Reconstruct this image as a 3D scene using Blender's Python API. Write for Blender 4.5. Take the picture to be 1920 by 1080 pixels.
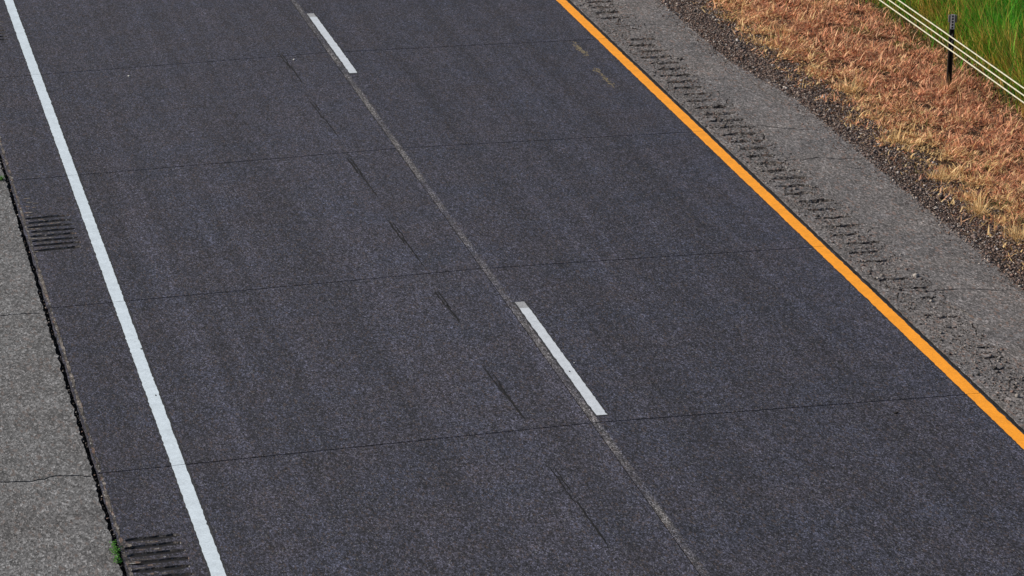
import bpy, math, random
import numpy as np
from mathutils import Matrix, Vector
from mathutils.geometry import delaunay_2d_cdt

for o in list(bpy.data.objects):
    bpy.data.objects.remove(o)
scene = bpy.context.scene
COL = scene.collection

# ------------------------------------------------------------------ camera
cam_data = bpy.data.cameras.new('camera')
cam = bpy.data.objects.new('camera', cam_data)
COL.objects.link(cam)
R_ = Vector((0.97390, -0.22692, -0.00508)).normalized()
W_ = Vector((0.213304, 0.922653, -0.321266)).normalized()
U_ = R_.cross(W_).normalized()
m = Matrix((R_, U_, -W_)).transposed().to_4x4()
m.translation = Vector((-3.0077, 0.0, 10.4093))
cam.matrix_world = m
cam_data.sensor_width = 36.0
cam_data.lens = 36.0 * 6095.88 / 1920.0
cam_data.clip_start = 0.5
cam_data.clip_end = 6000.0
scene.camera = cam

# ------------------------------------------------------------------ light
SUN_EL, SUN_AZ = math.radians(36), math.radians(292)   # azimuth clockwise from +Y
world = bpy.data.worlds.new('World')
scene.world = world
world.use_nodes = True
wn = world.node_tree
wn.nodes.clear()
sky = wn.nodes.new('ShaderNodeTexSky')
sky.sky_type = 'NISHITA'
sky.sun_disc = False
sky.sun_elevation = SUN_EL
sky.sun_rotation = SUN_AZ
sky.air_density = 1.0
sky.dust_density = 2.0
bg = wn.nodes.new('ShaderNodeBackground')
bg.inputs['Strength'].default_value = 0.053
wo = wn.nodes.new('ShaderNodeOutputWorld')
wn.links.new(sky.outputs[0], bg.inputs[0])
wn.links.new(bg.outputs[0], wo.inputs[0])

sun_data = bpy.data.lights.new('sun', 'SUN')
sun_data.energy = 4.1
sun_data.angle = math.radians(7)
sun_data.color = (1.0, 0.91, 0.77)
sun = bpy.data.objects.new('sun', sun_data)
COL.objects.link(sun)
sd = Vector((math.sin(SUN_AZ) * math.cos(SUN_EL), math.cos(SUN_AZ) * math.cos(SUN_EL), math.sin(SUN_EL)))
sun.rotation_euler = (-sd).to_track_quat('-Z', 'Y').to_euler()

scene.view_settings.view_transform = 'Standard'
scene.view_settings.look = 'None'
scene.view_settings.exposure = 0.35
scene.view_settings.gamma = 1.0
scene.view_settings.use_curve_mapping = False

# ------------------------------------------------------------------ helpers
rnd = random.Random(7)
rng = np.random.default_rng(11)
CROWN = 0.01394
XJ = 3.7466          # longitudinal joint = crown of the road


def zroad(x):
    return -CROWN * abs(x - XJ)


def zground(x):
    if x < -3.9:
        return zroad(-3.9) - 0.17 * (min(-3.9 - x, 12))
    if x < 8.93:
        return zroad(x)
    z = zroad(8.93)
    if x < 9.5:
        return z - 0.08 * (x - 8.93)
    return z - 0.08 * 0.57 - 0.15 * (min(x, 20) - 9.5)


zground_v = np.vectorize(zground)


def tag(o, label=None, category=None, group=None, kind=None):
    if label:
        o['label'] = label
    if category:
        o['category'] = category
    if group:
        o['group'] = group
    if kind:
        o['kind'] = kind
    return o


def link(name, mesh, parent=None):
    o = bpy.data.objects.new(name, mesh)
    COL.objects.link(o)
    if parent:
        o.parent = parent
    return o


def mesh_from(name, verts, faces, mat, smooth=False):
    me = bpy.data.meshes.new(name)
    me.from_pydata([tuple(v) for v in verts], [], [tuple(f) for f in faces])
    me.materials.append(mat)
    if smooth:
        me.polygons.foreach_set('use_smooth', [True] * len(me.polygons))
    me.update()
    return me


def mesh_np(name, verts, tris, mat, col=None):
    """fast mesh of triangles; col = per-vertex rgb"""
    me = bpy.data.meshes.new(name)
    nv, nt = len(verts), len(tris)
    me.vertices.add(nv)
    me.vertices.foreach_set('co', np.asarray(verts, np.float32).ravel())
    me.loops.add(nt * 3)
    me.loops.foreach_set('vertex_index', np.asarray(tris, np.int32).ravel())
    me.polygons.add(nt)
    me.polygons.foreach_set('loop_start', np.arange(nt, dtype=np.int32) * 3)
    me.polygons.foreach_set('loop_total', np.full(nt, 3, np.int32))
    if col is not None:
        a = me.color_attributes.new('tint', 'FLOAT_COLOR', 'POINT')
        c = np.ones((nv, 4), np.float32)
        c[:, :3] = col
        a.data.foreach_set('color', c.ravel())
    me.materials.append(mat)
    me.update(calc_edges=True)
    me.validate()
    return me


# ------------------------------------------------------------------ materials
class NT:
    def __init__(self, name):
        self.m = bpy.data.materials.new(name)
        self.m.use_nodes = True
        self.t = self.m.node_tree
        self.t.nodes.clear()
        self.out = self.n('ShaderNodeOutputMaterial')
        self.b = self.n('ShaderNodeBsdfPrincipled')
        self.l(self.b.outputs[0], self.out.inputs[0])
        self.pos = self.n('ShaderNodeNewGeometry').outputs['Position']

    def n(self, t, **kw):
        x = self.t.nodes.new(t)
        for k, v in kw.items():
            setattr(x, k, v)
        return x

    def l(self, a, b):
        self.t.links.new(a, b)

    def noise(self, scale, detail=2, rough=0.5, vec=None, stretch=None):
        v = vec or self.pos
        if stretch:
            mp = self.n('ShaderNodeMapping')
            mp.inputs['Scale'].default_value = stretch
            self.l(v, mp.inputs[0])
            v = mp.outputs[0]
        x = self.n('ShaderNodeTexNoise')
        x.inputs['Scale'].default_value = scale
        x.inputs['Detail'].default_value = detail
        x.inputs['Roughness'].default_value = rough
        self.l(v, x.inputs['Vector'])
        return x.outputs['Fac']

    def cells(self, scale, stretch=None):
        x = self.n('ShaderNodeTexVoronoi')
        x.inputs['Scale'].default_value = scale
        v = self.pos
        if stretch:
            mp = self.n('ShaderNodeMapping')
            mp.inputs['Scale'].default_value = stretch
            self.l(v, mp.inputs[0])
            v = mp.outputs[0]
        self.l(v, x.inputs['Vector'])
        s = self.n('ShaderNodeSeparateColor')
        self.l(x.outputs['Color'], s.inputs[0])
        return s.outputs[0], x.outputs['Distance'], s.outputs[1]

    def ramp(self, fac, stops, const=False):
        r = self.n('ShaderNodeValToRGB')
        if const:
            r.color_ramp.interpolation = 'CONSTANT'
        e = r.color_ramp.elements
        while len(e) > 1:
            e.remove(e[-1])
        e[0].position = stops[0][0]
        e[0].color = (*stops[0][1], 1) if not isinstance(stops[0][1], (int, float)) else (*[stops[0][1]] * 3, 1)
        for p, c in stops[1:]:
            k = e.new(p)
            k.color = (*c, 1) if not isinstance(c, (int, float)) else (c, c, c, 1)
        self.l(fac, r.inputs[0])
        return r.outputs[0]

    def mix(self, a, b, fac, mode='MIX'):
        x = self.n('ShaderNodeMix', data_type='RGBA', blend_type=mode)
        for s, v in ((x.inputs[6], a), (x.inputs[7], b)):
            if hasattr(v, 'is_linked'):
                self.l(v, s)
            else:
                s.default_value = (*v, 1)
        if hasattr(fac, 'is_linked'):
            self.l(fac, x.inputs[0])
        else:
            x.inputs[0].default_value = fac
        return x.outputs[2]

    def math(self, op, a, b):
        x = self.n('ShaderNodeMath', operation=op)
        for s, v in ((x.inputs[0], a), (x.inputs[1], b)):
            if hasattr(v, 'is_linked'):
                self.l(v, s)
            else:
                s.default_value = v
        return x.outputs[0]

    def bump(self, h, dist, strength=1.0):
        x = self.n('ShaderNodeBump')
        x.inputs['Distance'].default_value = dist
        x.inputs['Strength'].default_value = strength
        self.l(h, x.inputs['Height'])
        self.l(x.outputs[0], self.b.inputs['Normal'])

    def fin(self, color, rough=0.85, spec=0.25):
        if hasattr(color, 'is_linked'):
            self.l(color, self.b.inputs['Base Color'])
        else:
            self.b.inputs['Base Color'].default_value = (*color, 1)
        self.b.inputs['Roughness'].default_value = rough
        self.b.inputs['Specular IOR Level'].default_value = spec
        return self.m


def speckled(name, c_a, c_b, contrast, scale=75, tone=None, lanes=False, bump=0.003, light_grit=0.05, grit=(0.33, 0.34, 0.36), warm=(0.20, 0.125, 0.10)):
    """aggregate speckle: two sizes of grains, mottling and wear drawn out along the road"""
    k = NT(name)
    base = k.mix(c_a, c_b, k.ramp(k.noise(1.3, 4, 0.6), [(0.35, 0.0), (0.65, 1.0)]))
    if lanes:
        streak = k.ramp(k.noise(1.0, 5, 0.65, stretch=(3.4, 0.05, 1)), [(0.3, 0.72), (0.5, 1.0), (0.70, 1.38)])
        base = k.mix(base, streak, 1.0, 'MULTIPLY')
        mott = k.ramp(k.noise(4.5, 4, 0.7), [(0.3, 0.86), (0.7, 1.14)])
        base = k.mix(base, mott, 1.0, 'MULTIPLY')
    else:
        mott = k.ramp(k.noise(2.2, 5, 0.7), [(0.3, 0.80), (0.7, 1.18)])
        base = k.mix(base, mott, 1.0, 'MULTIPLY')
    if lanes:
        sx = k.n('ShaderNodeSeparateXYZ')
        k.l(k.pos, sx.inputs[0])
        near = k.ramp(k.math('ABSOLUTE', k.math('SUBTRACT', sx.outputs[0], 3.782), 0.0), [(0.022, 1.0), (0.045, 0.0)])
        patch = k.ramp(k.noise(1.4, 5, 0.7, stretch=(1, 0.8, 1)), [(0.38, 0.12), (0.62, 0.85)])
        base = k.mix(base, (0.125, 0.122, 0.128), k.math('MULTIPLY', near, patch))
    v1, d1, w1 = k.cells(scale, (1, 0.42, 1))
    v2, d2, w2 = k.cells(scale * 0.55, (1, 0.42, 1))
    g1 = k.ramp(v1, [(0.0, 1 - contrast), (0.45, 1.0 - 0.25 * contrast), (0.8, 1 + 0.5 * contrast), (1.0, 1 + 1.9 * contrast)])
    g2 = k.ramp(v2, [(0.0, 1 - 0.5 * contrast), (0.5, 1.0), (1.0, 1 + 0.9 * contrast)])
    base = k.mix(base, g1, 1.0, 'MULTIPLY')
    base = k.mix(base, g2, 1.0, 'MULTIPLY')
    # chips of paler and of warm stone
    base = k.mix(base, grit, k.math('MULTIPLY', k.math('GREATER_THAN', w1, 1 - light_grit), 0.55))
    base = k.mix(base, warm, k.math('MULTIPLY', k.math('GREATER_THAN', w2, 0.92), 0.45))
    k.bump(k.math('ADD', d1, k.noise(scale * 2.2, 2)), bump, 0.7)
    return k.fin(base, 0.8, 0.3)


M = {}
M['concrete'] = speckled('dark_concrete', (0.0280, 0.0312, 0.050), (0.0325, 0.0322, 0.0470), 0.85, 125, lanes=True, bump=0.003, light_grit=0.03, grit=(0.15, 0.155, 0.17), warm=(0.075, 0.055, 0.05))
M['asphalt'] = speckled('grey_asphalt', (0.112, 0.116, 0.126), (0.100, 0.101, 0.109), 0.55, 85, bump=0.004, light_grit=0.05, grit=(.22,.22,.23), warm=(.13, .10, .092))
M['asphalt_right'] = speckled('worn_asphalt', (0.108, 0.105, 0.113), (0.128, 0.120, 0.123), 0.55, 85, bump=0.004, light_grit=0.05, grit=(.22,.21,.21))
M['groove'] = speckled('groove_concrete', (0.058, 0.055, 0.058), (0.072, 0.066, 0.065), 0.6, 70, bump=0.004)
M['milled'] = speckled('milled_asphalt', (0.070, 0.063, 0.062), (0.105, 0.092, 0.087), 0.8, 55, bump=0.010, light_grit=0.1)
M['spall'] = speckled('spalled_concrete', (0.115, 0.105, 0.10), (0.085, 0.075, 0.070), 0.6, 60, bump=0.006, light_grit=0.1)

M['rim'] = speckled('worn_rim', (0.078, 0.071, 0.069), (0.052, 0.048, 0.048), 0.7, 60, bump=0.006)
k = NT('joint_sealant')
sx = k.n('ShaderNodeSeparateXYZ')
k.l(k.pos, sx.inputs[0])
seal = k.ramp(k.math('ADD', k.noise(1.1, 5, 0.7), k.math('MULTIPLY', k.math('SUBTRACT', sx.outputs[0], 3.6), 0.075)), [(0.52, (0.010, 0.010, 0.012)), (0.57, (0.034, 0.034, 0.038)), (0.62, (0.07, 0.07, 0.075)), (0.70, (0.26, 0.25, 0.24))])
M['sealant'] = k.fin(seal, 0.7)
M['dark_gap'] = NT('dark_gap_soil')
k = M['dark_gap']
M['dark_gap'] = k.fin(k.ramp(k.cells(45)[0], [(0, (0.006, 0.006, 0.005)), (0.85, (0.018, 0.016, 0.014)), (1, (0.06, 0.05, 0.04))]), 0.9)


def paint(name, col, worn, wear=0.62):
    k = NT(name)
    c = k.mix(col, tuple(x * 0.86 for x in col), k.ramp(k.noise(9, 4, 0.6), [(0.35, 0.0), (0.7, 1.0)]))
    g = k.ramp(k.cells(70)[0], [(0, 0.88), (0.6, 1.0), (1, 1.05)])
    c = k.mix(c, g, 1.0, 'MULTIPLY')
    c = k.mix(c, worn, k.ramp(k.noise(55, 3, 0.6), [(wear, 0.0), (wear + 0.08, 1.0)]))
    k.bump(k.noise(160, 2), 0.002, 0.5)
    return k.fin(c, 0.55, 0.4)


M['white'] = paint('white_road_paint', (0.57, 0.67, 0.78), (0.33, 0.36, 0.38), 0.66)
M['white_dash'] = paint('white_dash_paint', (0.56, 0.62, 0.71), (0.30, 0.32, 0.35), 0.65)
M['thin_white'] = paint('thin_white_paint', (0.36, 0.38, 0.42), (0.22, 0.23, 0.25), 0.5)
M['yellow'] = paint('yellow_road_paint', (0.92, 0.35, 0.018), (0.45, 0.22, 0.05), 0.66)
k = NT('halo_and_chip_black')
M['black'] = k.fin(k.ramp(k.cells(80)[0], [(0, (0.018, 0.020, 0.026)), (1, (0.045, 0.045, 0.05))]), 0.75)  # for chips in the paint and the added dark halos beside the lines
k = NT('gap_shade_black')
M['gap_shade'] = k.fin(k.ramp(k.cells(70)[0], [(0, (0.006, 0.006, 0.007)), (1, (0.018, 0.017, 0.017))]), 0.7)  # shade of the open shoulder gap, put into the colour
k = NT('rubber_scrape')
M['scrape'] = k.fin(k.ramp(k.cells(80)[0], [(0, (0.004, 0.004, 0.005)), (1, (0.012, 0.012, 0.014))]), 0.8)
k = NT('faded_yellow')
M['faded'] = k.fin(k.ramp(k.cells(80)[0], [(0, (0.09, 0.085, 0.085)), (1, (0.24, 0.19, 0.10))]), 0.8)

k = NT('vegetation')
att = k.n('ShaderNodeVertexColor', layer_name='tint').outputs[0]
M['leaf'] = k.fin(att, 0.65, 0.25)
tr = k.n('ShaderNodeBsdfTranslucent')
k.l(att, tr.inputs[0])
ms_ = k.n('ShaderNodeMixShader')
ms_.inputs[0].default_value = 0.30
k.l(k.b.outputs[0], ms_.inputs[1])
k.l(tr.outputs[0], ms_.inputs[2])
k.l(ms_.outputs[0], k.out.inputs[0])
k = NT('loose_stone')
att = k.n('ShaderNodeVertexColor', layer_name='tint').outputs[0]
M['stone'] = k.fin(att, 0.85, 0.25)

k = NT('gravel_bed')
v, d, w2 = k.cells(48)
gc = k.ramp(v, [(0, (0.028, 0.020, 0.019)), (0.4, (0.09, 0.068, 0.06)), (0.75, (0.15, 0.115, 0.105)), (1, (0.34, 0.29, 0.27))])
k.bump(k.math('SUBTRACT', 1.0, d), 0.02, 0.8)
M['gravel'] = k.fin(gc, 0.9, 0.2)

k = NT('thatch_soil')
gc = k.ramp(k.noise(26, 5, 0.75), [(0.3, (0.022, 0.014, 0.010)), (0.55, (0.06, 0.035, 0.022)), (0.8, (0.14, 0.08, 0.045))])
M['soil'] = k.fin(gc, 0.95, 0.1)
k = NT('meadow_ground')
gc = k.ramp(k.noise(7, 6, 0.75), [(0.3, (0.020, 0.035, 0.010)), (0.55, (0.045, 0.075, 0.018)), (0.8, (0.11, 0.11, 0.035))])
k.bump(k.noise(14, 4), 0.1)
M['meadow'] = k.fin(gc, 0.95, 0.1)

k = NT('weathered_steel_post')
M['post'] = k.fin(k.ramp(k.noise(30, 4), [(0.3, (0.012, 0.011, 0.011)), (0.7, (0.030, 0.026, 0.024))]), 0.7, 0.3)
k = NT('galvanised_steel')
M['galv'] = k.fin(k.ramp(k.noise(60, 3), [(0.3, (0.14, 0.14, 0.145)), (0.7, (0.24, 0.24, 0.245))]), 0.6, 0.4)
k = NT('galvanised_cable')
M['cable'] = k.fin(k.ramp(k.noise(18, 4), [(0.3, (0.46, 0.45, 0.36)), (0.7, (0.62, 0.61, 0.50))]), 0.5, 0.5)
k = NT('reflective_sheeting')
M['reflect'] = k.fin(k.ramp(k.noise(40, 2), [(0.3, (0.62, 0.66, 0.70)), (0.7, (0.80, 0.84, 0.86))]), 0.4, 0.5)

# ------------------------------------------------------------------ ground and far road
Y0, Y1 = 12.65, 52.95       # finely built length
X_SL = -0.64                # left edge of the concrete
X_SR = 7.418                # right edge of the concrete
PITCH = 4.4748
JY = [26.0956 + PITCH * i for i in range(-3, 7)]     # transverse joints


def strip_profile(xs, ya, yb, mat, name, parent=None, kind=None, drop=0.0, ny=1):
    vs, fs = [], []
    ys = np.linspace(ya, yb, ny + 1)
    for y in ys:
        for x in xs:
            vs.append((x, y, zground(x) - drop))
    n = len(xs)
    for j in range(ny):
        for i in range(n - 1):
            fs.append((j * n + i, j * n + i + 1, (j + 1) * n + i + 1, (j + 1) * n + i))
    o = link(name, mesh_from(name, vs, fs, mat), parent)
    if kind:
        tag(o, kind=kind)
    return o


ground = strip_profile([-3000, -60, -15.9, -9, -5.5, -3.9, -2, 3.7466, 8.93, 9.5, 11, 14, 17, 20, 60, 3000], -3000, 3000,
                       M['meadow'], 'ground', kind='structure', drop=0.32)
tag(ground, 'green meadow ground falling away from the highway')
strip_profile([9.15, 9.5, 10.2, 11.3, 12.05], 5, 70, M['soil'], 'verge', kind='structure', drop=0.0)['label'] = 'brown thatch covered verge beside the gravel'
strip_profile([12.05, 13, 15, 17, 20, 26], -60, 160, M['meadow'], 'median', kind='structure', drop=0.004)['label'] = 'green median slope beyond the cable barrier'
strip_profile([-9, -5.5, -3.9], 5, 70, M['meadow'], 'embankment', kind='structure', drop=0.0)['label'] = 'grass bank on the left of the shoulder'
strip_profile([8.62, 8.93, 9.2, 9.6], 5, 70, M['gravel'], 'gravel_strip', kind='structure', drop=-0.003 + 0.012)['label'] = 'dark gravel strip along the shoulder edge'

# road bed: shows only at the bottom of the joints
bed_x = [X_SL + 0.02, 2, XJ, 5.5, X_SR - 0.012]
road = strip_profile(bed_x, Y0 - 0.2, Y1 + 0.2, M['sealant'], 'road', kind='structure', drop=0.014)
tag(road, 'dark concrete two lane highway with white and yellow edge lines')
for ya, yb in ((-200, Y0), (Y1, 900)):
    o = strip_profile([X_SL, 2, XJ, 5.5, X_SR], ya, yb, M['concrete'], 'far_road', kind='structure', drop=0.0)
    tag(o, 'plain concrete road running on out of view')


# ------------------------------------------------------------------ CDT plate builder
def jag(p, q, step, amp, seed=None):
    """points from p towards q (q excluded), wandering sideways"""
    p, q = np.array(p, float), np.array(q, float)
    n = max(1, int(np.linalg.norm(q - p) / step))
    d = (q - p) / max(np.linalg.norm(q - p), 1e-9)
    nrm = np.array([-d[1], d[0]])
    out = []
    for i in range(n):
        t = i / n
        a = 0 if i == 0 else rnd.gauss(0, amp)
        out.append(tuple(p + (q - p) * t + nrm * a))
    return out


def ribbon(pts, w, step=0.035, amp=0.006, taper=True):
    """closed polygon round a wandering polyline"""
    line = []
    for a, b in zip(pts[:-1], pts[1:]):
        line += jag(a, b, step, amp)
    line.append(tuple(pts[-1]))
    line = np.array(line)
    n = len(line)
    L, R = [], []
    for i in range(n):
        d = line[min(i + 1, n - 1)] - line[max(i - 1, 0)]
        d = d / max(np.linalg.norm(d), 1e-9)
        nn = np.array([-d[1], d[0]])
        t = i / (n - 1)
        ww = w * (0.6 + 0.6 * rnd.random())
        if taper:
            ww *= min(1, 6 * (1 - t) + 0.12)
        L.append(tuple(line[i] + nn * ww / 2))
        R.append(tuple(line[i] - nn * ww / 2))
    return L + R[::-1]


def plate(outer, holes, depth, zf):
    """flat-topped plate of outline `outer` with pits cut by `holes`; returns verts, faces"""
    def ccw(q):
        a = sum(q[i - 1][0] * q[i][1] - q[i][0] * q[i - 1][1] for i in range(len(q)))
        return q if a > 0 else q[::-1]
    outer = ccw(outer)
    holes = [ccw(h) for h in holes]
    vs = [Vector(p) for p in outer]
    loops = [list(range(len(outer)))]
    for h in holes:
        s = len(vs)
        vs += [Vector(p) for p in h]
        loops.append(list(range(s, s + len(h))))
    r = delaunay_2d_cdt(vs, [], loops, 1, 1e-5)
    co, edges, faces, ov, oe, of = r
    keep = []
    for f, src in zip(faces, of):
        if src and all(s == 0 for s in src):
            keep.append(list(f))
    verts = [(c[0], c[1], zf(c[0])) for c in co]
    # side walls along border edges
    cnt = {}
    for f in keep:
        for a, b in zip(f, f[1:] + f[:1]):
            cnt[(a, b)] = cnt.get((a, b), 0) + 1
    low = {}
    out_faces = list(keep)
    for f in keep:
        for a, b in zip(f, f[1:] + f[:1]):
            if (b, a) not in cnt:
                for q in (a, b):
                    if q not in low:
                        low[q] = len(verts)
                        c = verts[q]
                        verts.append((c[0], c[1], c[2] - depth))
                out_faces.append((b, a, low[a], low[b]))
    return verts, out_faces


def trough(outline, depth, mat, name, zf, bottom_shift=(0, 0), shrink=0.55):
    """pit lining that hangs from an outline"""
    o = np.array(outline)
    c = o.mean(0)
    n = len(o)
    # shrink across the short (Y) direction more than along X
    low = np.stack([c[0] + (o[:, 0] - c[0]) * 0.93, c[1] + (o[:, 1] - c[1]) * shrink], -1) + np.array(bottom_shift)
    vs = [(x, y, zf(x)) for x, y in o] + [(x, y, zf(x) - depth * rnd.uniform(.8, 1.15)) for x, y in low]
    fs = [(i, (i + 1) % n, n + (i + 1) % n, n + i) for i in range(n)]
    fs.append(tuple(range(n, 2 * n)))
    return mesh_from(name, vs, fs, mat)


# ------------------------------------------------------------------ concrete slabs with pressed rumble grooves
GAP = 0.0078
groove_sets = {}    # row -> list of groove outlines
GS = [(33.57, 32.43), (24.57, 23.90), (42.6, 41.5)]
GSETS = [np.linspace(33.575, 32.44, 8), 24.575 - 0.1615 * np.arange(8), 42.55 - 0.1615 * np.arange(8)]
groove_list = []
for si, ys in enumerate(GSETS):
    for gi, y in enumerate(ys):
        xa = -0.595 + rnd.uniform(-.015, .02)
        xb = (-0.105 if si == 0 else -0.135) + rnd.uniform(-.02, .02)
        hw = 0.040
        pts = []
        n = 8
        for i in range(n + 1):
            x = xa + (xb - xa) * i / n
            e = 0.55 if i in (0, n) else 1
            pts.append((x, y - hw * e + rnd.gauss(0, .004)))
        for i in range(n, -1, -1):
            x = xa + (xb - xa) * i / n
            e = 0.55 if i in (0, n) else 1
            pts.append((x, y + hw * e + rnd.gauss(0, .004)))
        groove_list.append(pts)

for r in range(len(JY) - 1):
    ya, yb = JY[r] + GAP, JY[r + 1] - GAP
    for lane in (0, 1):
        if lane == 0:
            xa, xb = X_SL, XJ - 0.006
            # ragged free edge on the left
            left = jag((xa, yb), (xa, ya), 0.07, 0.006)
            outer = [(xa, ya), (xb, ya), (xb, yb)] + left
            gr = [g for g in groove_list if ya < g[0][1] < yb]
        else:
            xa, xb = XJ + 0.006, X_SR
            right = jag((xb, ya), (xb, yb), 0.10, 0.004)
            outer = [(xa, ya)] + right + [(xb, yb), (xa, yb)]
            gr = []
        vs, fs = plate(outer, gr, 0.16, zroad)
        slab = link('concrete_slab', mesh_from('concrete_slab', vs, fs, M['concrete']), road)
        for g in gr:
            link('rumble_groove', trough(g, 0.036, M['groove'], 'rumble_groove', zroad), slab)


# ------------------------------------------------------------------ painted lines
def band(xa, xb, ya, yb, mat, name, parent, lift=0.003, jagx=0.0025, step=0.05, label=None):
    """painted strip with slightly uneven edges, a thin film on the slab"""
    n = max(2, int((yb - ya) / step))
    ys = np.linspace(ya, yb, n + 1)
    vs, fs = [], []
    for y in ys:
        a, b = xa + rnd.gauss(0, jagx), xb + rnd.gauss(0, jagx)
        vs += [(a, y, zroad(a) + lift), (b, y, zroad(b) + lift)]
    for i in range(n):
        fs.append((2 * i, 2 * i + 1, 2 * i + 3, 2 * i + 2))
    o = link(name, mesh_from(name, vs, fs, mat), parent)
    if label:
        o['label'] = label
    return o


for r in range(len(JY) - 1):
    ya, yb = JY[r] + 0.0035, JY[r + 1] - 0.0035
    band(0.0, 0.1165, ya, yb, M['white'], 'white_edge_line', road)
    band(-0.010, 0.136, ya, yb, M['black'], 'halo_border', road, lift=0.0015, jagx=0.004)  # added dark rim imitating a sharpening halo, not a marking
    band(7.269, 7.400, ya, yb, M['yellow'], 'yellow_edge_line', road)
    band(7.424, 7.458, ya, yb, M['gap_shade'], 'gap_shade_strip', road, lift=-0.006, jagx=0.004)  # black strip painting the shade inside the gap beside the slab
    band(7.252, 7.414, ya, yb, M['black'], 'halo_border', road, lift=0.0015, jagx=0.004)  # same added sharpening halo along the yellow line

for yb0, top in ((26.263, 29.464), (38.445, 41.6), (14.1, 17.3)):
    d = band(3.8315, 3.930, yb0, top - 0.19, M['white_dash'], 'lane_dash', road)
    band(3.8315, 3.926, top - 0.19, top, M['thin_white'], 'thin_paint_end', d, lift=0.0026)
    band(3.815, 3.945, yb0 - 0.02, top + 0.005, M['black'], 'halo_border', d, lift=0.0013, jagx=0.004)  # sharpening halo round the dash, added as a dark strip


def blot(x, y, rx, ry, mat, name, parent, lift, n=9):
    pts = [(x + rx * math.cos(t) * rnd.uniform(.7, 1.2), y + ry * math.sin(t) * rnd.uniform(.7, 1.2)) for t in np.linspace(0, 2 * math.pi, n, endpoint=False)]
    return link(name, mesh_from(name, [(a, b, zroad(a) + lift) for a, b in pts], [tuple(range(n))], mat), parent)


for x, y in ((0.107, 29.128), (0.083, 27.847), (3.875, 27.42)):
    blot(x, y, 0.009, 0.02, M['black'], 'paint_chip', road, 0.005)

# paired dark scrapes beside the centre joint
SK = [(39.75, 38.35), (37.27, 35.95), (34.82, 33.40), (32.38, 31.05), (29.99, 28.95), (27.71, 26.50), (25.15, 23.60), (22.7, 21.3)]
for (ya, yb) in SK:
    L = ya - yb
    for dx, s, e, w in ((-0.014, 0.0, rnd.uniform(.45, .7), rnd.uniform(.012, .022)), (0.020, rnd.uniform(0, .1), rnd.uniform(.3, .6), rnd.uniform(.010, .018)), (0.006, rnd.uniform(.35, .5), rnd.uniform(.95, 1.25), rnd.uniform(.014, .022))):
        pts = [(3.150 + dx + 0.03 * s, ya - L * s), (3.150 + dx + 0.03 * e, ya - L * e)]
        rb = ribbon(pts, w, step=0.06, amp=0.003)
        link('scrape_mark', mesh_from('scrape_mark', [(a, b, zroad(a) + 0.002) for a, b in rb],
                                      [(i, i + 1, len(rb) - 2 - i, len(rb) - 1 - i) for i in range(len(rb) // 2 - 1)], M['scrape']), road)
# remnants of old yellow marking
for (ya, yb, x) in ((39.45, 38.72, 6.93), (38.10, 37.15, 6.88)):
    for i in range(46):
        y = rnd.uniform(yb, ya)
        blot(x + rnd.gauss(0, .018), y, rnd.uniform(.006, .016), rnd.uniform(.015, .05), M['faded'], 'faded_fleck', road, 0.002 + 0.00003 * i, 6)

# worn rim of the slab edge, a continuous brownish grey band
for r in range(len(JY) - 1):
    band(X_SL + 0.012, X_SL + 0.036, JY[r] + 0.02, JY[r + 1] - 0.02, M['rim'], 'worn_rim', road, lift=0.0012, jagx=0.006, step=0.045)
# spalled pale lip along the left edge of the slabs
for i in range(70):
    y = rnd.uniform(21.5, 40)
    if not (y > 33.6 or 30.8 < y < 31.6 or 27.5 < y < 30.2 or 24.6 < y < 25.9):
        continue
    blot(X_SL + 0.022 + rnd.gauss(0, .006), y, rnd.uniform(.010, .020), rnd.uniform(.10, .30), M['spall'], 'spalled_lip', road, 0.0018 + 0.00003 * i, 9)
for (x, y) in ((-.50, 34.15), (-.44, 34.1), (-.53, 34.0), (-.47, 33.95), (-.55, 33.78), (-.52, 34.3), (-.54, 33.68), (-.585, 33.2), (-.59, 32.85), (-.59, 32.4), (-.56, 24.45), (-.57, 24.1)):
    blot(x, y, rnd.uniform(.025, .06), rnd.uniform(.012, .03), M['spall'], 'spalled_lip', road, 0.0045, 8)

for ys in GSETS[:2]:
    for y in ys[:-1]:
        for j in range(3):
            blot(-0.56 + 0.10 * j + rnd.gauss(0, .03), y - 0.08 + rnd.gauss(0, .012), rnd.uniform(.03, .07), rnd.uniform(.010, .022), M['rim'], 'spalled_lip', road, 0.0006 + 0.0002 * j, 8)

# ------------------------------------------------------------------ left shoulder
left_shoulder = strip_profile([-3.9, -2, -0.9, X_SL + 0.015], Y0, Y1, M['dark_gap'], 'left_shoulder', kind='structure', drop=0.060)
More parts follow.
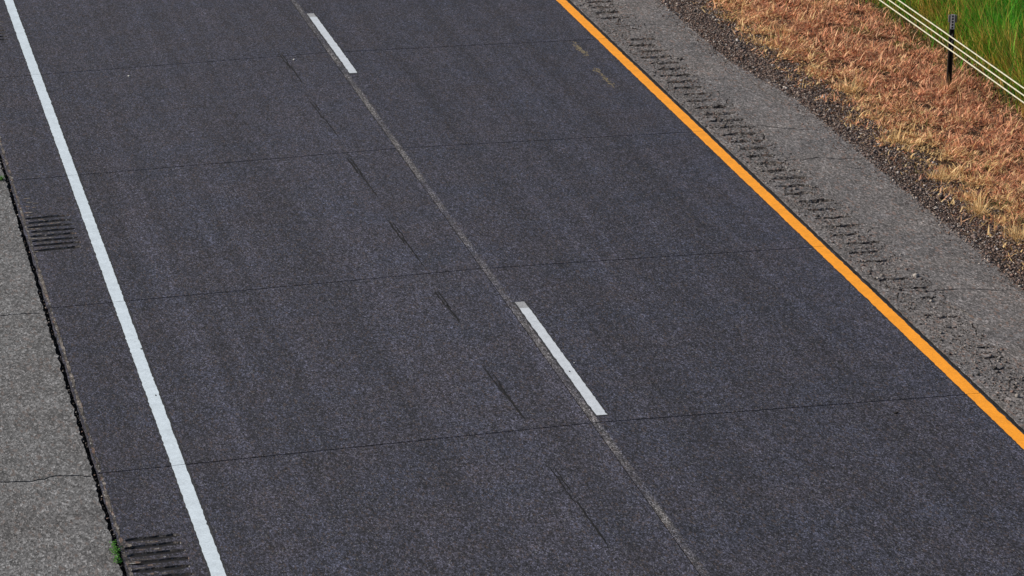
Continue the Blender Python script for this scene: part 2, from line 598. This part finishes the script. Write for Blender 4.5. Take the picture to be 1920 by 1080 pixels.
# lift the bed a little above the road bed so the two never share a plane
left_shoulder.location.z = 0.0
tag(left_shoulder, 'pale grey asphalt shoulder on the left with a dark gap along the concrete')
cr_y = [16.9, 21.6, 26.04, 30.40, 35.02, 39.4, 44.0, 48.5]
edges = []
for i, y in enumerate(cr_y):
    a = [(-0.655, y - 0.02), (-0.80, y + 0.06), (-1.0, y + 0.10), (-1.2, y + 0.03), (-1.5, y + 0.09), (-2.1, y + 0.0), (-2.9, y + 0.12), (-3.9, y + 0.05)]
    line = []
    for p, q in zip(a[:-1], a[1:]):
        line += jag(p, q, 0.05, 0.008)
    line.append(a[-1])
    edges.append(line)
edges = [[(-0.655, Y0), (-3.9, Y0)]] + edges + [[(-0.655, Y1), (-3.9, Y1)]]
for lo, hi in zip(edges[:-1], edges[1:]):
    w = 0.024
    lo_ = [(x, y + w / 2) for x, y in lo]
    hi_ = [(x, y - w / 2) for x, y in hi]
    xe = -0.688
    # ragged inner edge with a gap to the concrete of about 4 cm
    lo_[0] = (xe, lo_[0][1])
    hi_[0] = (xe, hi_[0][1])
    lo_ = [p for i, p in enumerate(lo_) if i == 0 or p[0] < xe - 0.01]
    hi_ = [p for i, p in enumerate(hi_) if i == 0 or p[0] < xe - 0.01]
    inner = jag(lo_[0], hi_[0], 0.06, 0.007)
    outer = inner + hi_ + lo_[::-1][:-1]
    holes = []
    vs, fs = plate(outer, holes, 0.05, zroad)
    link('shoulder_panel', mesh_from('shoulder_panel', vs, fs, M['asphalt']), left_shoulder)

# ------------------------------------------------------------------ right shoulder with milled grooves and cracks
right_shoulder = strip_profile([X_SR - 0.010, 7.9, 8.4, 8.9], Y0, Y1, M['dark_gap'], 'right_shoulder', kind='structure', drop=0.050)
tag(right_shoulder, 'cracked grey asphalt shoulder with milled rumble grooves beside the yellow line')
XE = 7.464
right_edge = []
y = Y0
while y < Y1:
    base = 8.93 if y < 36.2 else 8.93 - min(0.26, (y - 36.2) * 0.14)
    right_edge.append((base + rnd.gauss(0, 0.022) + 0.03 * math.sin(y * 1.9), y))
    y += rnd.uniform(0.04, 0.09)
left_edge = [(XE + rnd.gauss(0, .006), y) for y in np.arange(Y1, Y0, -0.08)]
outer = right_edge + left_edge
holes = []
milled = []
gy = 20.0
while gy < 46:
    # milled every 30 cm, cut by a drum: ragged and partly broken out
    wear = 0.5 + 0.5 * math.sin(gy * 0.7 + 1.0)
    xa = 7.585 + rnd.uniform(-.03, .05)
    xb = xa + rnd.uniform(0.30, 0.44)
    hw = rnd.uniform(0.044, 0.058) * (0.75 + 0.35 * (1 if gy > 32 else 0))
    if gy < 29.2:
        xa += 0.13 + rnd.uniform(0, .1)
        xb = xa + rnd.uniform(.10, .26)
        hw *= 0.8
    n = 9
    lo, hi = [], []
    for i in range(n + 1):
        x = xa + (xb - xa) * i / n
        e = (0.35 if i in (0, n) else (0.8 if i in (1, n - 1) else 1)) * rnd.uniform(0.72, 1.2)
        e2 = (0.35 if i in (0, n) else (0.8 if i in (1, n - 1) else 1)) * rnd.uniform(0.72, 1.2)
        off = 0.012 * math.sin(i * 1.1 + gy)
        lo.append((x, gy - hw * e + off))
        hi.append((x, gy + hw * e2 + off))
    pts = lo + hi[::-1]
    skip = rnd.random() < (0.06 if gy > 30 else 0.12)
    if not skip:
        holes.append(pts)
        milled.append(pts)
    gy += 0.302 + rnd.uniform(-.012, .012)
cracks = [
    ([(7.93, 35.10), (8.10, 35.14), (8.3, 35.02), (8.62, 34.86), (8.86, 34.80)], 0.011),
    ([(8.06, 34.97), (8.055, 34.78), (7.99, 34.60), (8.00, 34.42)], 0.012),
    ([(8.0, 33.76), (8.12, 33.66), (8.35, 33.73), (8.60, 33.62), (8.86, 33.60)], 0.012),
    ([(7.70, 33.92), (7.75, 33.80), (7.72, 33.62), (7.80, 33.48)], 0.012),
    ([(7.52, 29.55), (7.62, 29.30), (7.60, 29.12), (7.72, 29.02), (7.95, 28.96), (8.3, 28.96), (8.86, 28.80)], 0.011),
    ([(7.88, 28.80), (7.99, 28.52), (8.08, 28.30), (8.12, 28.02)], 0.020),
    ([(7.64, 28.98), (7.60, 28.80), (7.64, 28.66)], 0.009),
    ([(8.02, 27.96), (7.96, 27.60), (8.0, 27.3)], 0.008),
    ([(7.60, 26.45), (7.78, 26.36), (7.96, 26.42), (8.2, 26.33), (8.6, 26.3)], 0.010),
    ([(7.58, 26.12), (7.8, 26.10), (7.98, 26.0), (8.3, 26.05)], 0.010),
    ([(7.86, 25.9), (7.9, 25.6), (8.05, 25.45)], 0.008),
    ([(8.28, 31.30), (8.36, 31.06), (8.38, 30.88)], 0.007),
    ([(8.02, 31.05), (8.1, 30.98)], 0.008),
    ([(8.15, 37.30), (8.26, 37.27), (8.38, 37.28)], 0.008),
    ([(8.08, 36.36), (8.02, 36.20), (8.10, 36.02)], 0.008),
    ([(8.54, 39.6), (8.555, 38.9), (8.575, 38.3), (8.60, 37.5), (8.63, 36.7), (8.66, 36.2)], 0.012),
    ([(8.50, 33.35), (8.66, 33.22), (8.8, 33.26)], 0.008),
    ([(7.7, 40.1), (8.1, 40.2), (8.5, 40.0)], 0.010),
    ([(7.66, 30.40), (7.85, 30.45), (8.02, 30.36)], 0.009),
    ([(7.62, 27.9), (7.74, 27.7), (7.72, 27.4)], 0.008),
]


def inside_any(rb, hs):
    a = np.array(rb)
    for h in hs:
        b = np.array(h)
        if a[:, 0].max() < b[:, 0].min() or a[:, 0].min() > b[:, 0].max() or a[:, 1].max() < b[:, 1].min() or a[:, 1].min() > b[:, 1].max():
            continue
        return True
    return False


crack_holes = []
for pts, w in cracks:
    crack_holes.append(ribbon(pts, w * 2.1, step=0.04, amp=0.010))
vs, fs = plate(outer, holes + crack_holes, 0.05, zroad)
asphalt = link('asphalt_layer', mesh_from('asphalt_layer', vs, fs, M['asphalt_right']), right_shoulder)
for g in milled:
    link('milled_groove', trough(g, rnd.uniform(0.022, 0.034), M['milled'], 'milled_groove', zroad, shrink=0.45), asphalt)


# ------------------------------------------------------------------ stones
def stones(n, xs, ys, size, palette, zf=zground_v, lift=0.0, flat=0.6):
    """n faceted stones (8 verts, 12 triangles each)"""
    cube = np.array([[-1, -1, -1], [1, -1, -1], [1, 1, -1], [-1, 1, -1], [-1, -1, 1], [1, -1, 1], [1, 1, 1], [-1, 1, 1]], float)
    tri = np.array([[0, 2, 1], [0, 3, 2], [4, 5, 6], [4, 6, 7], [0, 1, 5], [0, 5, 4], [1, 2, 6], [1, 6, 5], [2, 3, 7], [2, 7, 6], [3, 0, 4], [3, 4, 7]])
    s = size[:, None, None] * 0.5 * np.stack([rng.uniform(.7, 1.2, n), rng.uniform(.6, 1.0, n), rng.uniform(.4, .8, n) * flat / .6], -1)[:, None, :]
    v = cube[None] * rng.uniform(.45, 1.0, (n, 8, 3)) * s
    a = rng.uniform(0, 2 * np.pi, n)
    ca, sa = np.cos(a)[:, None], np.sin(a)[:, None]
    x = v[..., 0] * ca - v[..., 1] * sa
    y = v[..., 0] * sa + v[..., 1] * ca
    z = v[..., 2]
    tl = rng.uniform(-.5, .5, (n, 1))
    z, y = z * np.cos(tl) + y * np.sin(tl), y * np.cos(tl) - z * np.sin(tl)
    P = np.stack([x + xs[:, None], y + ys[:, None], z + (zf(xs) + lift + size * 0.15)[:, None]], -1)
    T = tri[None] + (np.arange(n) * 8)[:, None, None]
    c = palette[rng.integers(0, len(palette), n)] * rng.uniform(.7, 1.35, (n, 1))
    C = np.repeat(c[:, None, :], 8, 1)
    return P.reshape(-1, 3), T.reshape(-1, 3), C.reshape(-1, 3)


def merge(parts):
    vs, ts, cs, o = [], [], [], 0
    for v, t, c in parts:
        vs.append(v)
        ts.append(t + o)
        cs.append(c)
        o += len(v)
    return np.concatenate(vs), np.concatenate(ts), np.concatenate(cs)


PAL = np.array([[.24, .18, .155], [.20, .135, .11], [.27, .225, .20], [.12, .075, .055], [.060, .042, .040], [.085, .060, .055], [.13, .095, .088], [.045, .034, .034], [.19, .15, .145], [.16, .105, .09], [.36, .33, .32], [.10, .085, .085], [.035, .03, .03]])


def edge_x(y):
    return np.where(y < 36.2, 8.93, 8.93 - np.minimum(0.26, (y - 36.2) * 0.14))


n = 36000
ys = rng.uniform(26.5, 43.5, n)
u = rng.beta(1.3, 1.7, n)
xs = edge_x(ys) - 0.05 + u * 0.85
parts = [stones(n, xs, ys, rng.lognormal(math.log(0.0145), 0.42, n), PAL)]
n = 2600      # spilt on to the asphalt edge
ys = rng.uniform(26, 43, n)
xs = edge_x(ys) - np.abs(rng.normal(0, .13, n))
parts.append(stones(n, xs, ys, rng.lognormal(math.log(0.011), 0.35, n), PAL, lift=0.0))
v, t, c = merge(parts)
tag(link('loose_gravel', mesh_np('loose_gravel', v, t, M['stone'], c)), 'dark pinkish brown gravel strewn along the asphalt edge', kind='stuff')

PAL2 = np.array([[.14, .13, .13], [.19, .165, .16], [.10, .085, .08], [.18, .125, .11], [.27, .25, .24], [.05, .045, .045], [.03, .027, .027], [.09, .08, .08]])
n = 8000      # crumbs broken out of the rumble grooves
ys = rng.uniform(24, 42, n)
xs = 7.47 + rng.beta(1.4, 1.8, n) * 0.66
parts = [stones(n, xs, ys, rng.lognormal(math.log(0.0115), 0.45, n), PAL2)]
n = 900
ys = rng.uniform(22, 42, n)
xs = rng.normal(-0.68, 0.02, n)
parts.append(stones(n, xs, ys, rng.lognormal(math.log(0.012), 0.4, n), PAL2, lift=-0.018))
v, t, c = merge(parts)
tag(link('asphalt_crumbs', mesh_np('asphalt_crumbs', v, t, M['stone'], c)), 'pinkish grey crumbs lying between the rumble grooves', kind='stuff')


# ------------------------------------------------------------------ grass
def blades(xs, ys, length, width, lean, az, col, zf=zground_v, curl=0.6, z0=0.0):
    """bent blades: 5 verts, 3 triangles each"""
    n = len(xs)
    z = zf(xs) + z0
    d = np.stack([np.cos(az), np.sin(az)], -1)
    s = np.stack([-np.sin(az + rng.normal(0, .9, n)), np.cos(az + rng.normal(0, .9, n))], -1)
    P = np.empty((n, 5, 3))
    l1 = lean
    l2 = np.minimum(lean + curl * rng.uniform(.2, 1.0, n), 1.75)
    h1 = length * 0.5
    mx = d * (np.sin(l1) * h1)[:, None]
    mz = np.cos(l1) * h1
    tx = mx + d * (np.sin(l2) * length * 0.5)[:, None]
    tz = np.maximum(mz + np.cos(l2) * length * 0.5, 0.012)
    base = np.stack([xs, ys], -1)
    hw = (width * 0.5)[:, None]
    P[:, 0, :2] = base - s * hw
    P[:, 1, :2] = base + s * hw
    P[:, 0, 2] = P[:, 1, 2] = z
    P[:, 2, :2] = base + mx - s * hw * .85
    P[:, 3, :2] = base + mx + s * hw * .85
    P[:, 2, 2] = P[:, 3, 2] = z + mz
    P[:, 4, :2] = base + tx
    P[:, 4, 2] = z + tz
    T = np.array([[0, 1, 3], [0, 3, 2], [2, 3, 4]])[None] + (np.arange(n) * 5)[:, None, None]
    C = np.repeat(col[:, None, :], 5, 1)
    return P.reshape(-1, 3), T.reshape(-1, 3), C.reshape(-1, 3)


def vnoise(x, y, s, seed):
    """smooth value noise 0..1"""
    g = np.random.default_rng(seed).random((256, 256))
    u, v = x / s + 1000, y / s + 1000
    i, j = np.floor(u).astype(int), np.floor(v).astype(int)
    f, h = u - i, v - j
    f, h = f * f * (3 - 2 * f), h * h * (3 - 2 * h)
    G = lambda a, b: g[a % 256, b % 256]
    return (G(i, j) * (1 - f) + G(i + 1, j) * f) * (1 - h) + (G(i, j + 1) * (1 - f) + G(i + 1, j + 1) * f) * h


def pick(pal, n, jit=.25):
    pal = np.array(pal)
    return pal[rng.integers(0, len(pal), n)] * rng.uniform(1 - jit, 1 + jit, (n, 1))


# dead sprayed grass under the cables
DRY = [(.76, .39, .22), (.70, .33, .20), (.82, .49, .30), (.56, .24, .14), (.84, .55, .33), (.74, .36, .23), (.24, .095, .055), (.12, .05, .035)]
STRAW = [(.74, .52, .26), (.78, .58, .31), (.64, .42, .19)]
n = 560000
ys = rng.uniform(27.5, 44.5, n)
xs = rng.uniform(9.05, 12.15, n)
a = edge_x(ys) + 0.52 + 0.60 * (vnoise(xs, ys, .8, 1) - .5) + 0.50 * (vnoise(xs, ys, .22, 2) - .5)
dens = np.clip((xs - a) / 0.55, 0.0, 1) ** 1.3
cl = .45 * vnoise(xs, ys, .085, 3) + .55 * vnoise(xs, ys, .24, 33)
dens = dens * (0.07 + .95 * np.clip((cl - .34) * 3.2, 0, 1))
keep = rng.random(n) < np.maximum(dens, 0.07 * (vnoise(xs, ys, .16, 21) > .55) * np.clip((xs - edge_x(ys) - .12) / .4, 0, 1) + .006)
xs, ys, cl = xs[keep], ys[keep], cl[keep]
n = len(xs)
col = pick(DRY, n, .3)
st = pick(STRAW, n, .2)
near = np.clip(1 - (xs - edge_x(ys) - .7) / 0.8, 0, 1) * .58 + .07
ms = rng.random(n) < np.clip(near * (0.35 + vnoise(xs, ys, .35, 5)) + .35 * np.clip((vnoise(xs, ys, .45, 41) - .70) * 5, 0, 1), 0, .9)
col[ms] = st[ms]
gm = rng.random(n) < 0.62 * np.clip((xs - 11.55 + .6 * (vnoise(xs, ys, .25, 31) - .5)) / 0.45, 0, 1)
col[gm] = pick([(.05, .08, .015), (.10, .13, .025), (.20, .16, .05), (.03, .045, .012)], n, .3)[gm]
gv = (vnoise(xs, ys, .30, 6) > .83) & (rng.random(n) < .5)
col[gv] = pick([(.20, .17, .05), (.13, .13, .04)], n, .3)[gv]
lean = np.clip(rng.normal(1.05, .38, n), .1, 1.5)
az = rng.uniform(0, 2 * np.pi, n)
v, t, c = blades(xs, ys, rng.lognormal(math.log(.062), .48, n) * (0.4 + 1.2 * cl), rng.uniform(.008, .018, n), lean, az, col)
tag(link('dry_grass', mesh_np('dry_grass', v, t, M['leaf'], c)), 'matted orange brown dead grass under the cable barrier', kind='stuff')

# tall grass beyond the cables, with golden stems nearest to them
n = 330000
ys = rng.uniform(31.5, 50.0, n)
xs = rng.uniform(11.7, 17.0, n)
edge = 11.95 + .30 * (vnoise(xs, ys, .5, 8) - .5)
clump = vnoise(xs, ys, .28, 9)
dens = np.clip((xs - edge) / .35, 0.03, 1) * (.55 + .6 * clump)
keep = rng.random(n) < dens
xs, ys, clump = xs[keep], ys[keep], clump[keep]
n = len(xs)
GREEN = [(.035, .30, .008), (.065, .42, .012), (.022, .18, .006), (.12, .52, .02), (.21, .56, .04), (.012, .06, .006)]
GOLD = [(.56, .37, .06), (.70, .45, .10), (.46, .30, .05), (.28, .30, .03), (.13, .30, .02), (.76, .50, .15), (.05, .09, .015), (.05, .16, .01)]
col = pick(GREEN, n, .35)
big = vnoise(xs, ys, 1.1, 10)
gold = np.clip(1.12 - (xs - 12.0) / 1.3 + (big - .5) * 1.3, 0.05, .95)
mg = rng.random(n) < gold * (.35 + .75 * vnoise(xs, ys, .25, 12))
col[mg] = pick(GOLD, n, .3)[mg]
lean = np.abs(rng.normal(.22, .18, n))
az = rng.normal(2.3, 1.2, n)
ramp_h = np.clip((xs - 11.7) / .7, .40, 1)
v, t, c = blades(xs, ys, rng.lognormal(math.log(.46), .28, n) * ramp_h * (.75 + .5 * clump), rng.uniform(.005, .011, n), lean, az, col, curl=.8)
tag(link('tall_grass', mesh_np('tall_grass', v, t, M['leaf'], c)), 'tall green grass with golden stems beyond the cables', kind='stuff')


# ------------------------------------------------------------------ cable barrier
def box(vs, fs, x0, x1, y0, y1, z0, z1):
    b = len(vs)
    vs += [(x0, y0, z0), (x1, y0, z0), (x1, y1, z0), (x0, y1, z0), (x0, y0, z1), (x1, y0, z1), (x1, y1, z1), (x0, y1, z1)]
    fs += [(b, b + 3, b + 2, b + 1), (b + 4, b + 5, b + 6, b + 7), (b, b + 1, b + 5, b + 4), (b + 1, b + 2, b + 6, b + 5), (b + 2, b + 3, b + 7, b + 6), (b + 3, b, b + 4, b + 7)]


PX, PY = 11.205, 37.13
barrier = bpy.data.objects.new('cable_barrier', None)
barrier.location = (PX, PY, -0.373)
COL.objects.link(barrier)
tag(barrier, 'three pale steel cables strung past a slim dark post in the grass', 'cable barrier')

POST_H = 0.985
# U-section post, open towards the road user: one folded profile, extruded
prof = [(-0.031, 0.025), (-0.031, -0.020), (-0.012, -0.020), (-0.012, -0.016), (-0.026, -0.016), (-0.026, 0.020),
        (0.026, 0.020), (0.026, -0.016), (0.012, -0.016), (0.012, -0.020), (0.031, -0.020), (0.031, 0.025)]
n = len(prof)
vs = [(x, y, -0.35) for x, y in prof] + [(x, y, POST_H) for x, y in prof]
fs = [(i, (i + 1) % n, n + (i + 1) % n, n + i) for i in range(n)] + [tuple(range(n - 1, -1, -1)), tuple(range(n, 2 * n))]
post_me = mesh_from('post', vs, fs, M['post'])
# head: pale reflective strip pierced by five square windows
HH, W = 0.185, 0.025
win = []
for i in range(5):
    c = HH * (i + 0.5) / 5
    win.append([(-0.0115, c - .012), (0.0115, c - .012), (0.0115, c + .012), (-0.0115, c + .012)])
vs, fs = plate([(-W, 0), (W, 0), (W, HH), (-W, HH)], win, 0.008, lambda x: 0.0)
vs = [(x, -0.030 - z, POST_H + 0.004 - HH + y) for x, y, z in vs]
head_me = mesh_from('reflective_strip', vs, fs, M['reflect'])
vs, fs = [], []
box(vs, fs, -0.010, 0.010, -0.012, 0.012, -0.045, 0.045)
ear_me = mesh_from('head_plate', vs, fs, M['galv'])
CZ = (0.740, 0.655, 0.570)     # cable heights over the foot of the post
hook_prof = [(-0.0215, -0.016), (-0.067, -0.016), (-0.067, 0.014), (-0.063, 0.014), (-0.063, -0.011), (-0.0215, -0.011)]
vs = [(-0.006, y, z) for y, z in hook_prof] + [(0.006, y, z) for y, z in hook_prof]
fs = [(i, 6 + i, 6 + (i + 1) % 6, (i + 1) % 6) for i in range(6)] + [tuple(range(6)), tuple(range(11, 5, -1))]
hook_me = mesh_from('cable_hook', vs, fs, M['galv'])
POSTS = [0, -6.4, 6.4, -12.8, 12.8]
for i, dy in enumerate(POSTS):
    p = link('post', post_me, barrier)
    p.location = (0.008 * dy, dy, 0)
    p.rotation_euler = (0.0, math.radians(1.0), math.radians(-13))
    link('reflective_strip', head_me, p)
    for sx in (-0.0425, 0.0425):
        link('head_plate', ear_me, p).location = (sx, -0.002, POST_H - 0.052)
    for z in CZ:
        link('cable_hook', hook_me, p).location = (0, 0, z)

# each cable: a three-strand rope
for z in CZ:
    N, K = 1500, 9
    t = np.linspace(-19, 22, N)
    ang = np.linspace(0, 2 * np.pi, K, endpoint=False)
    tw = t * 2 * np.pi / 0.16
    rad = 0.0082 + 0.0014 * np.cos(3 * (ang[None] - tw[:, None]))
    X = 0.008 * t[:, None] - 0.052 + rad * np.cos(ang)[None]
    Z = z + rad * np.sin(ang)[None] - 0.004 * np.sin(np.pi * t / 6.4)[:, None] ** 2
    Y = np.repeat(t[:, None], K, 1)
    P = np.stack([X, Y, Z], -1).reshape(-1, 3)
    idx = np.arange(N * K).reshape(N, K)
    a, b = idx[:-1], idx[1:]
    q = np.stack([a, b, np.roll(b, -1, 1), np.roll(a, -1, 1)], -1).reshape(-1, 4)
    T = np.concatenate([q[:, [0, 2, 1]], q[:, [0, 3, 2]]])
    link('cable', mesh_np('cable', P, T, M['cable']), barrier)


# ------------------------------------------------------------------ small things
def tuft(name, x, y, n, ln, pal, label, cat, group=None, spread=.05, lean=(.8, .4), z0=0.0, width=(.004, .008)):
    xs = rng.normal(x, spread, n)
    ys = rng.normal(y, spread * 1.2, n)
    az = np.arctan2(ys - y, xs - x) + rng.normal(0, .7, n)
    v, t, c = blades(xs, ys, rng.lognormal(math.log(ln), .3, n), rng.uniform(*width, n), np.clip(rng.normal(*lean, n), .05, 1.5), az, pick(pal, n, .25), z0=z0)
    o0 = np.array([x, y, zground(x) + z0])
    o = link(name, mesh_np(name, v - o0, t, M['leaf'], c))
    o.location = o0
    return tag(o, label, cat, group)


tuft('grass_tuft', 11.17, 37.05, 260, .17, DRY + STRAW, 'orange brown tuft round the foot of the dark barrier post', 'grass tuft', None, .06, (.5, .3))
G_ = 'straw tufts on the gravel'
tuft('grass_tuft', 9.52, 30.50, 170, .20, STRAW, 'straw coloured tuft on gravel, largest and lowest of the loose tufts', 'grass tuft', G_, .06)
tuft('grass_tuft', 9.44, 31.44, 130, .17, STRAW, 'straw tuft with fanned blades standing alone on grey gravel, next above the largest tuft', 'grass tuft', G_, .05)
tuft('grass_tuft', 9.47, 32.72, 110, .15, STRAW, 'orange tinted straw tuft on gravel, third tuft up from the right edge', 'grass tuft', G_, .05)
tuft('grass_tuft', 9.70, 36.60, 110, .20, STRAW, 'straw tuft with long pale blades on gravel, highest of the loose tufts', 'grass tuft', G_, .05)

WEED = [(.06, .19, .03), (.09, .26, .04), (.05, .14, .025)]


def weed(x, y, n, label, sx, sy):
    """low broad-leaved weed: many small oval leaves on short stalks"""
    vs, ts, cs = [], [], []
    for i in range(n):
        bx, by = rng.normal(0, sx), rng.uniform(-sy, sy)
        a = rng.uniform(0, 2 * np.pi)
        L, Wd, h = rng.uniform(.018, .035), rng.uniform(.010, .018), rng.uniform(.0, .055)
        d = np.array([math.cos(a), math.sin(a)])
        s = np.array([-d[1], d[0]])
        b = len(vs)
        for f, w, dz in ((0, 0, 0), (.35, -.5, .006), (.35, .5, .006), (.75, -.38, .004), (.75, .38, .004), (1.05, 0, -.006)):
            q = np.array([bx, by]) + d * L * f + s * Wd * w
            vs.append((q[0], q[1], h + dz))
        ts += [(b, b + 1, b + 2), (b + 1, b + 3, b + 2), (b + 2, b + 3, b + 4), (b + 3, b + 5, b + 4)]
        c = np.array(WEED[rng.integers(0, 3)]) * rng.uniform(.75, 1.3)
        cs += [c] * 6
    o = link('weed', mesh_np('weed', np.array(vs), np.array(ts), M['leaf'], np.array(cs)))
    o.location = (x, y, zroad(x) - .012)
    return tag(o, label, 'weed', 'weeds in the shoulder gap')


weed(-0.688, 24.33, 120, 'green leafy weed sprouting in the dark gap beside the lower set of rumble grooves', .013, .21)
weed(-0.735, 35.10, 70, 'small green weed in the dark gap at the left edge, higher than the upper grooves', .016, .04)


def pebble(x, y, s, col, label, cat='pebble', flat=.6):
    k = NT('pebble_stone')
    mt = k.fin(k.ramp(k.noise(120, 3), [(.3, tuple(c * .8 for c in col)), (.7, col)]), .8)
    v, t, c = stones(1, np.zeros(1), np.zeros(1), np.array([s]), np.array([col]), zf=lambda q: q * 0, flat=flat)
    o = link('pebble' if cat == 'pebble' else 'road_debris', mesh_np('pebble', v, t, mt))
    o.location = (x, y, zroad(x) + .002)
    return tag(o, label, cat)


pebble(3.275, 39.267, .035, (.62, .63, .66), 'small white pebble left of the upper lane dash')
pebble(1.17, 39.086, .040, (.62, .63, .62), 'small white pebble near the uppermost joint beside the white edge line')
pebble(3.974, 27.633, .022, (.62, .63, .66), 'tiny white pebble right beside the lower lane dash')
pebble(6.476, 25.763, .042, (.02, .018, .018), 'flat black scrap lying on the lane below the yellow line', 'debris', .35)

scene.render.resolution_x = 1024
scene.render.resolution_y = 576
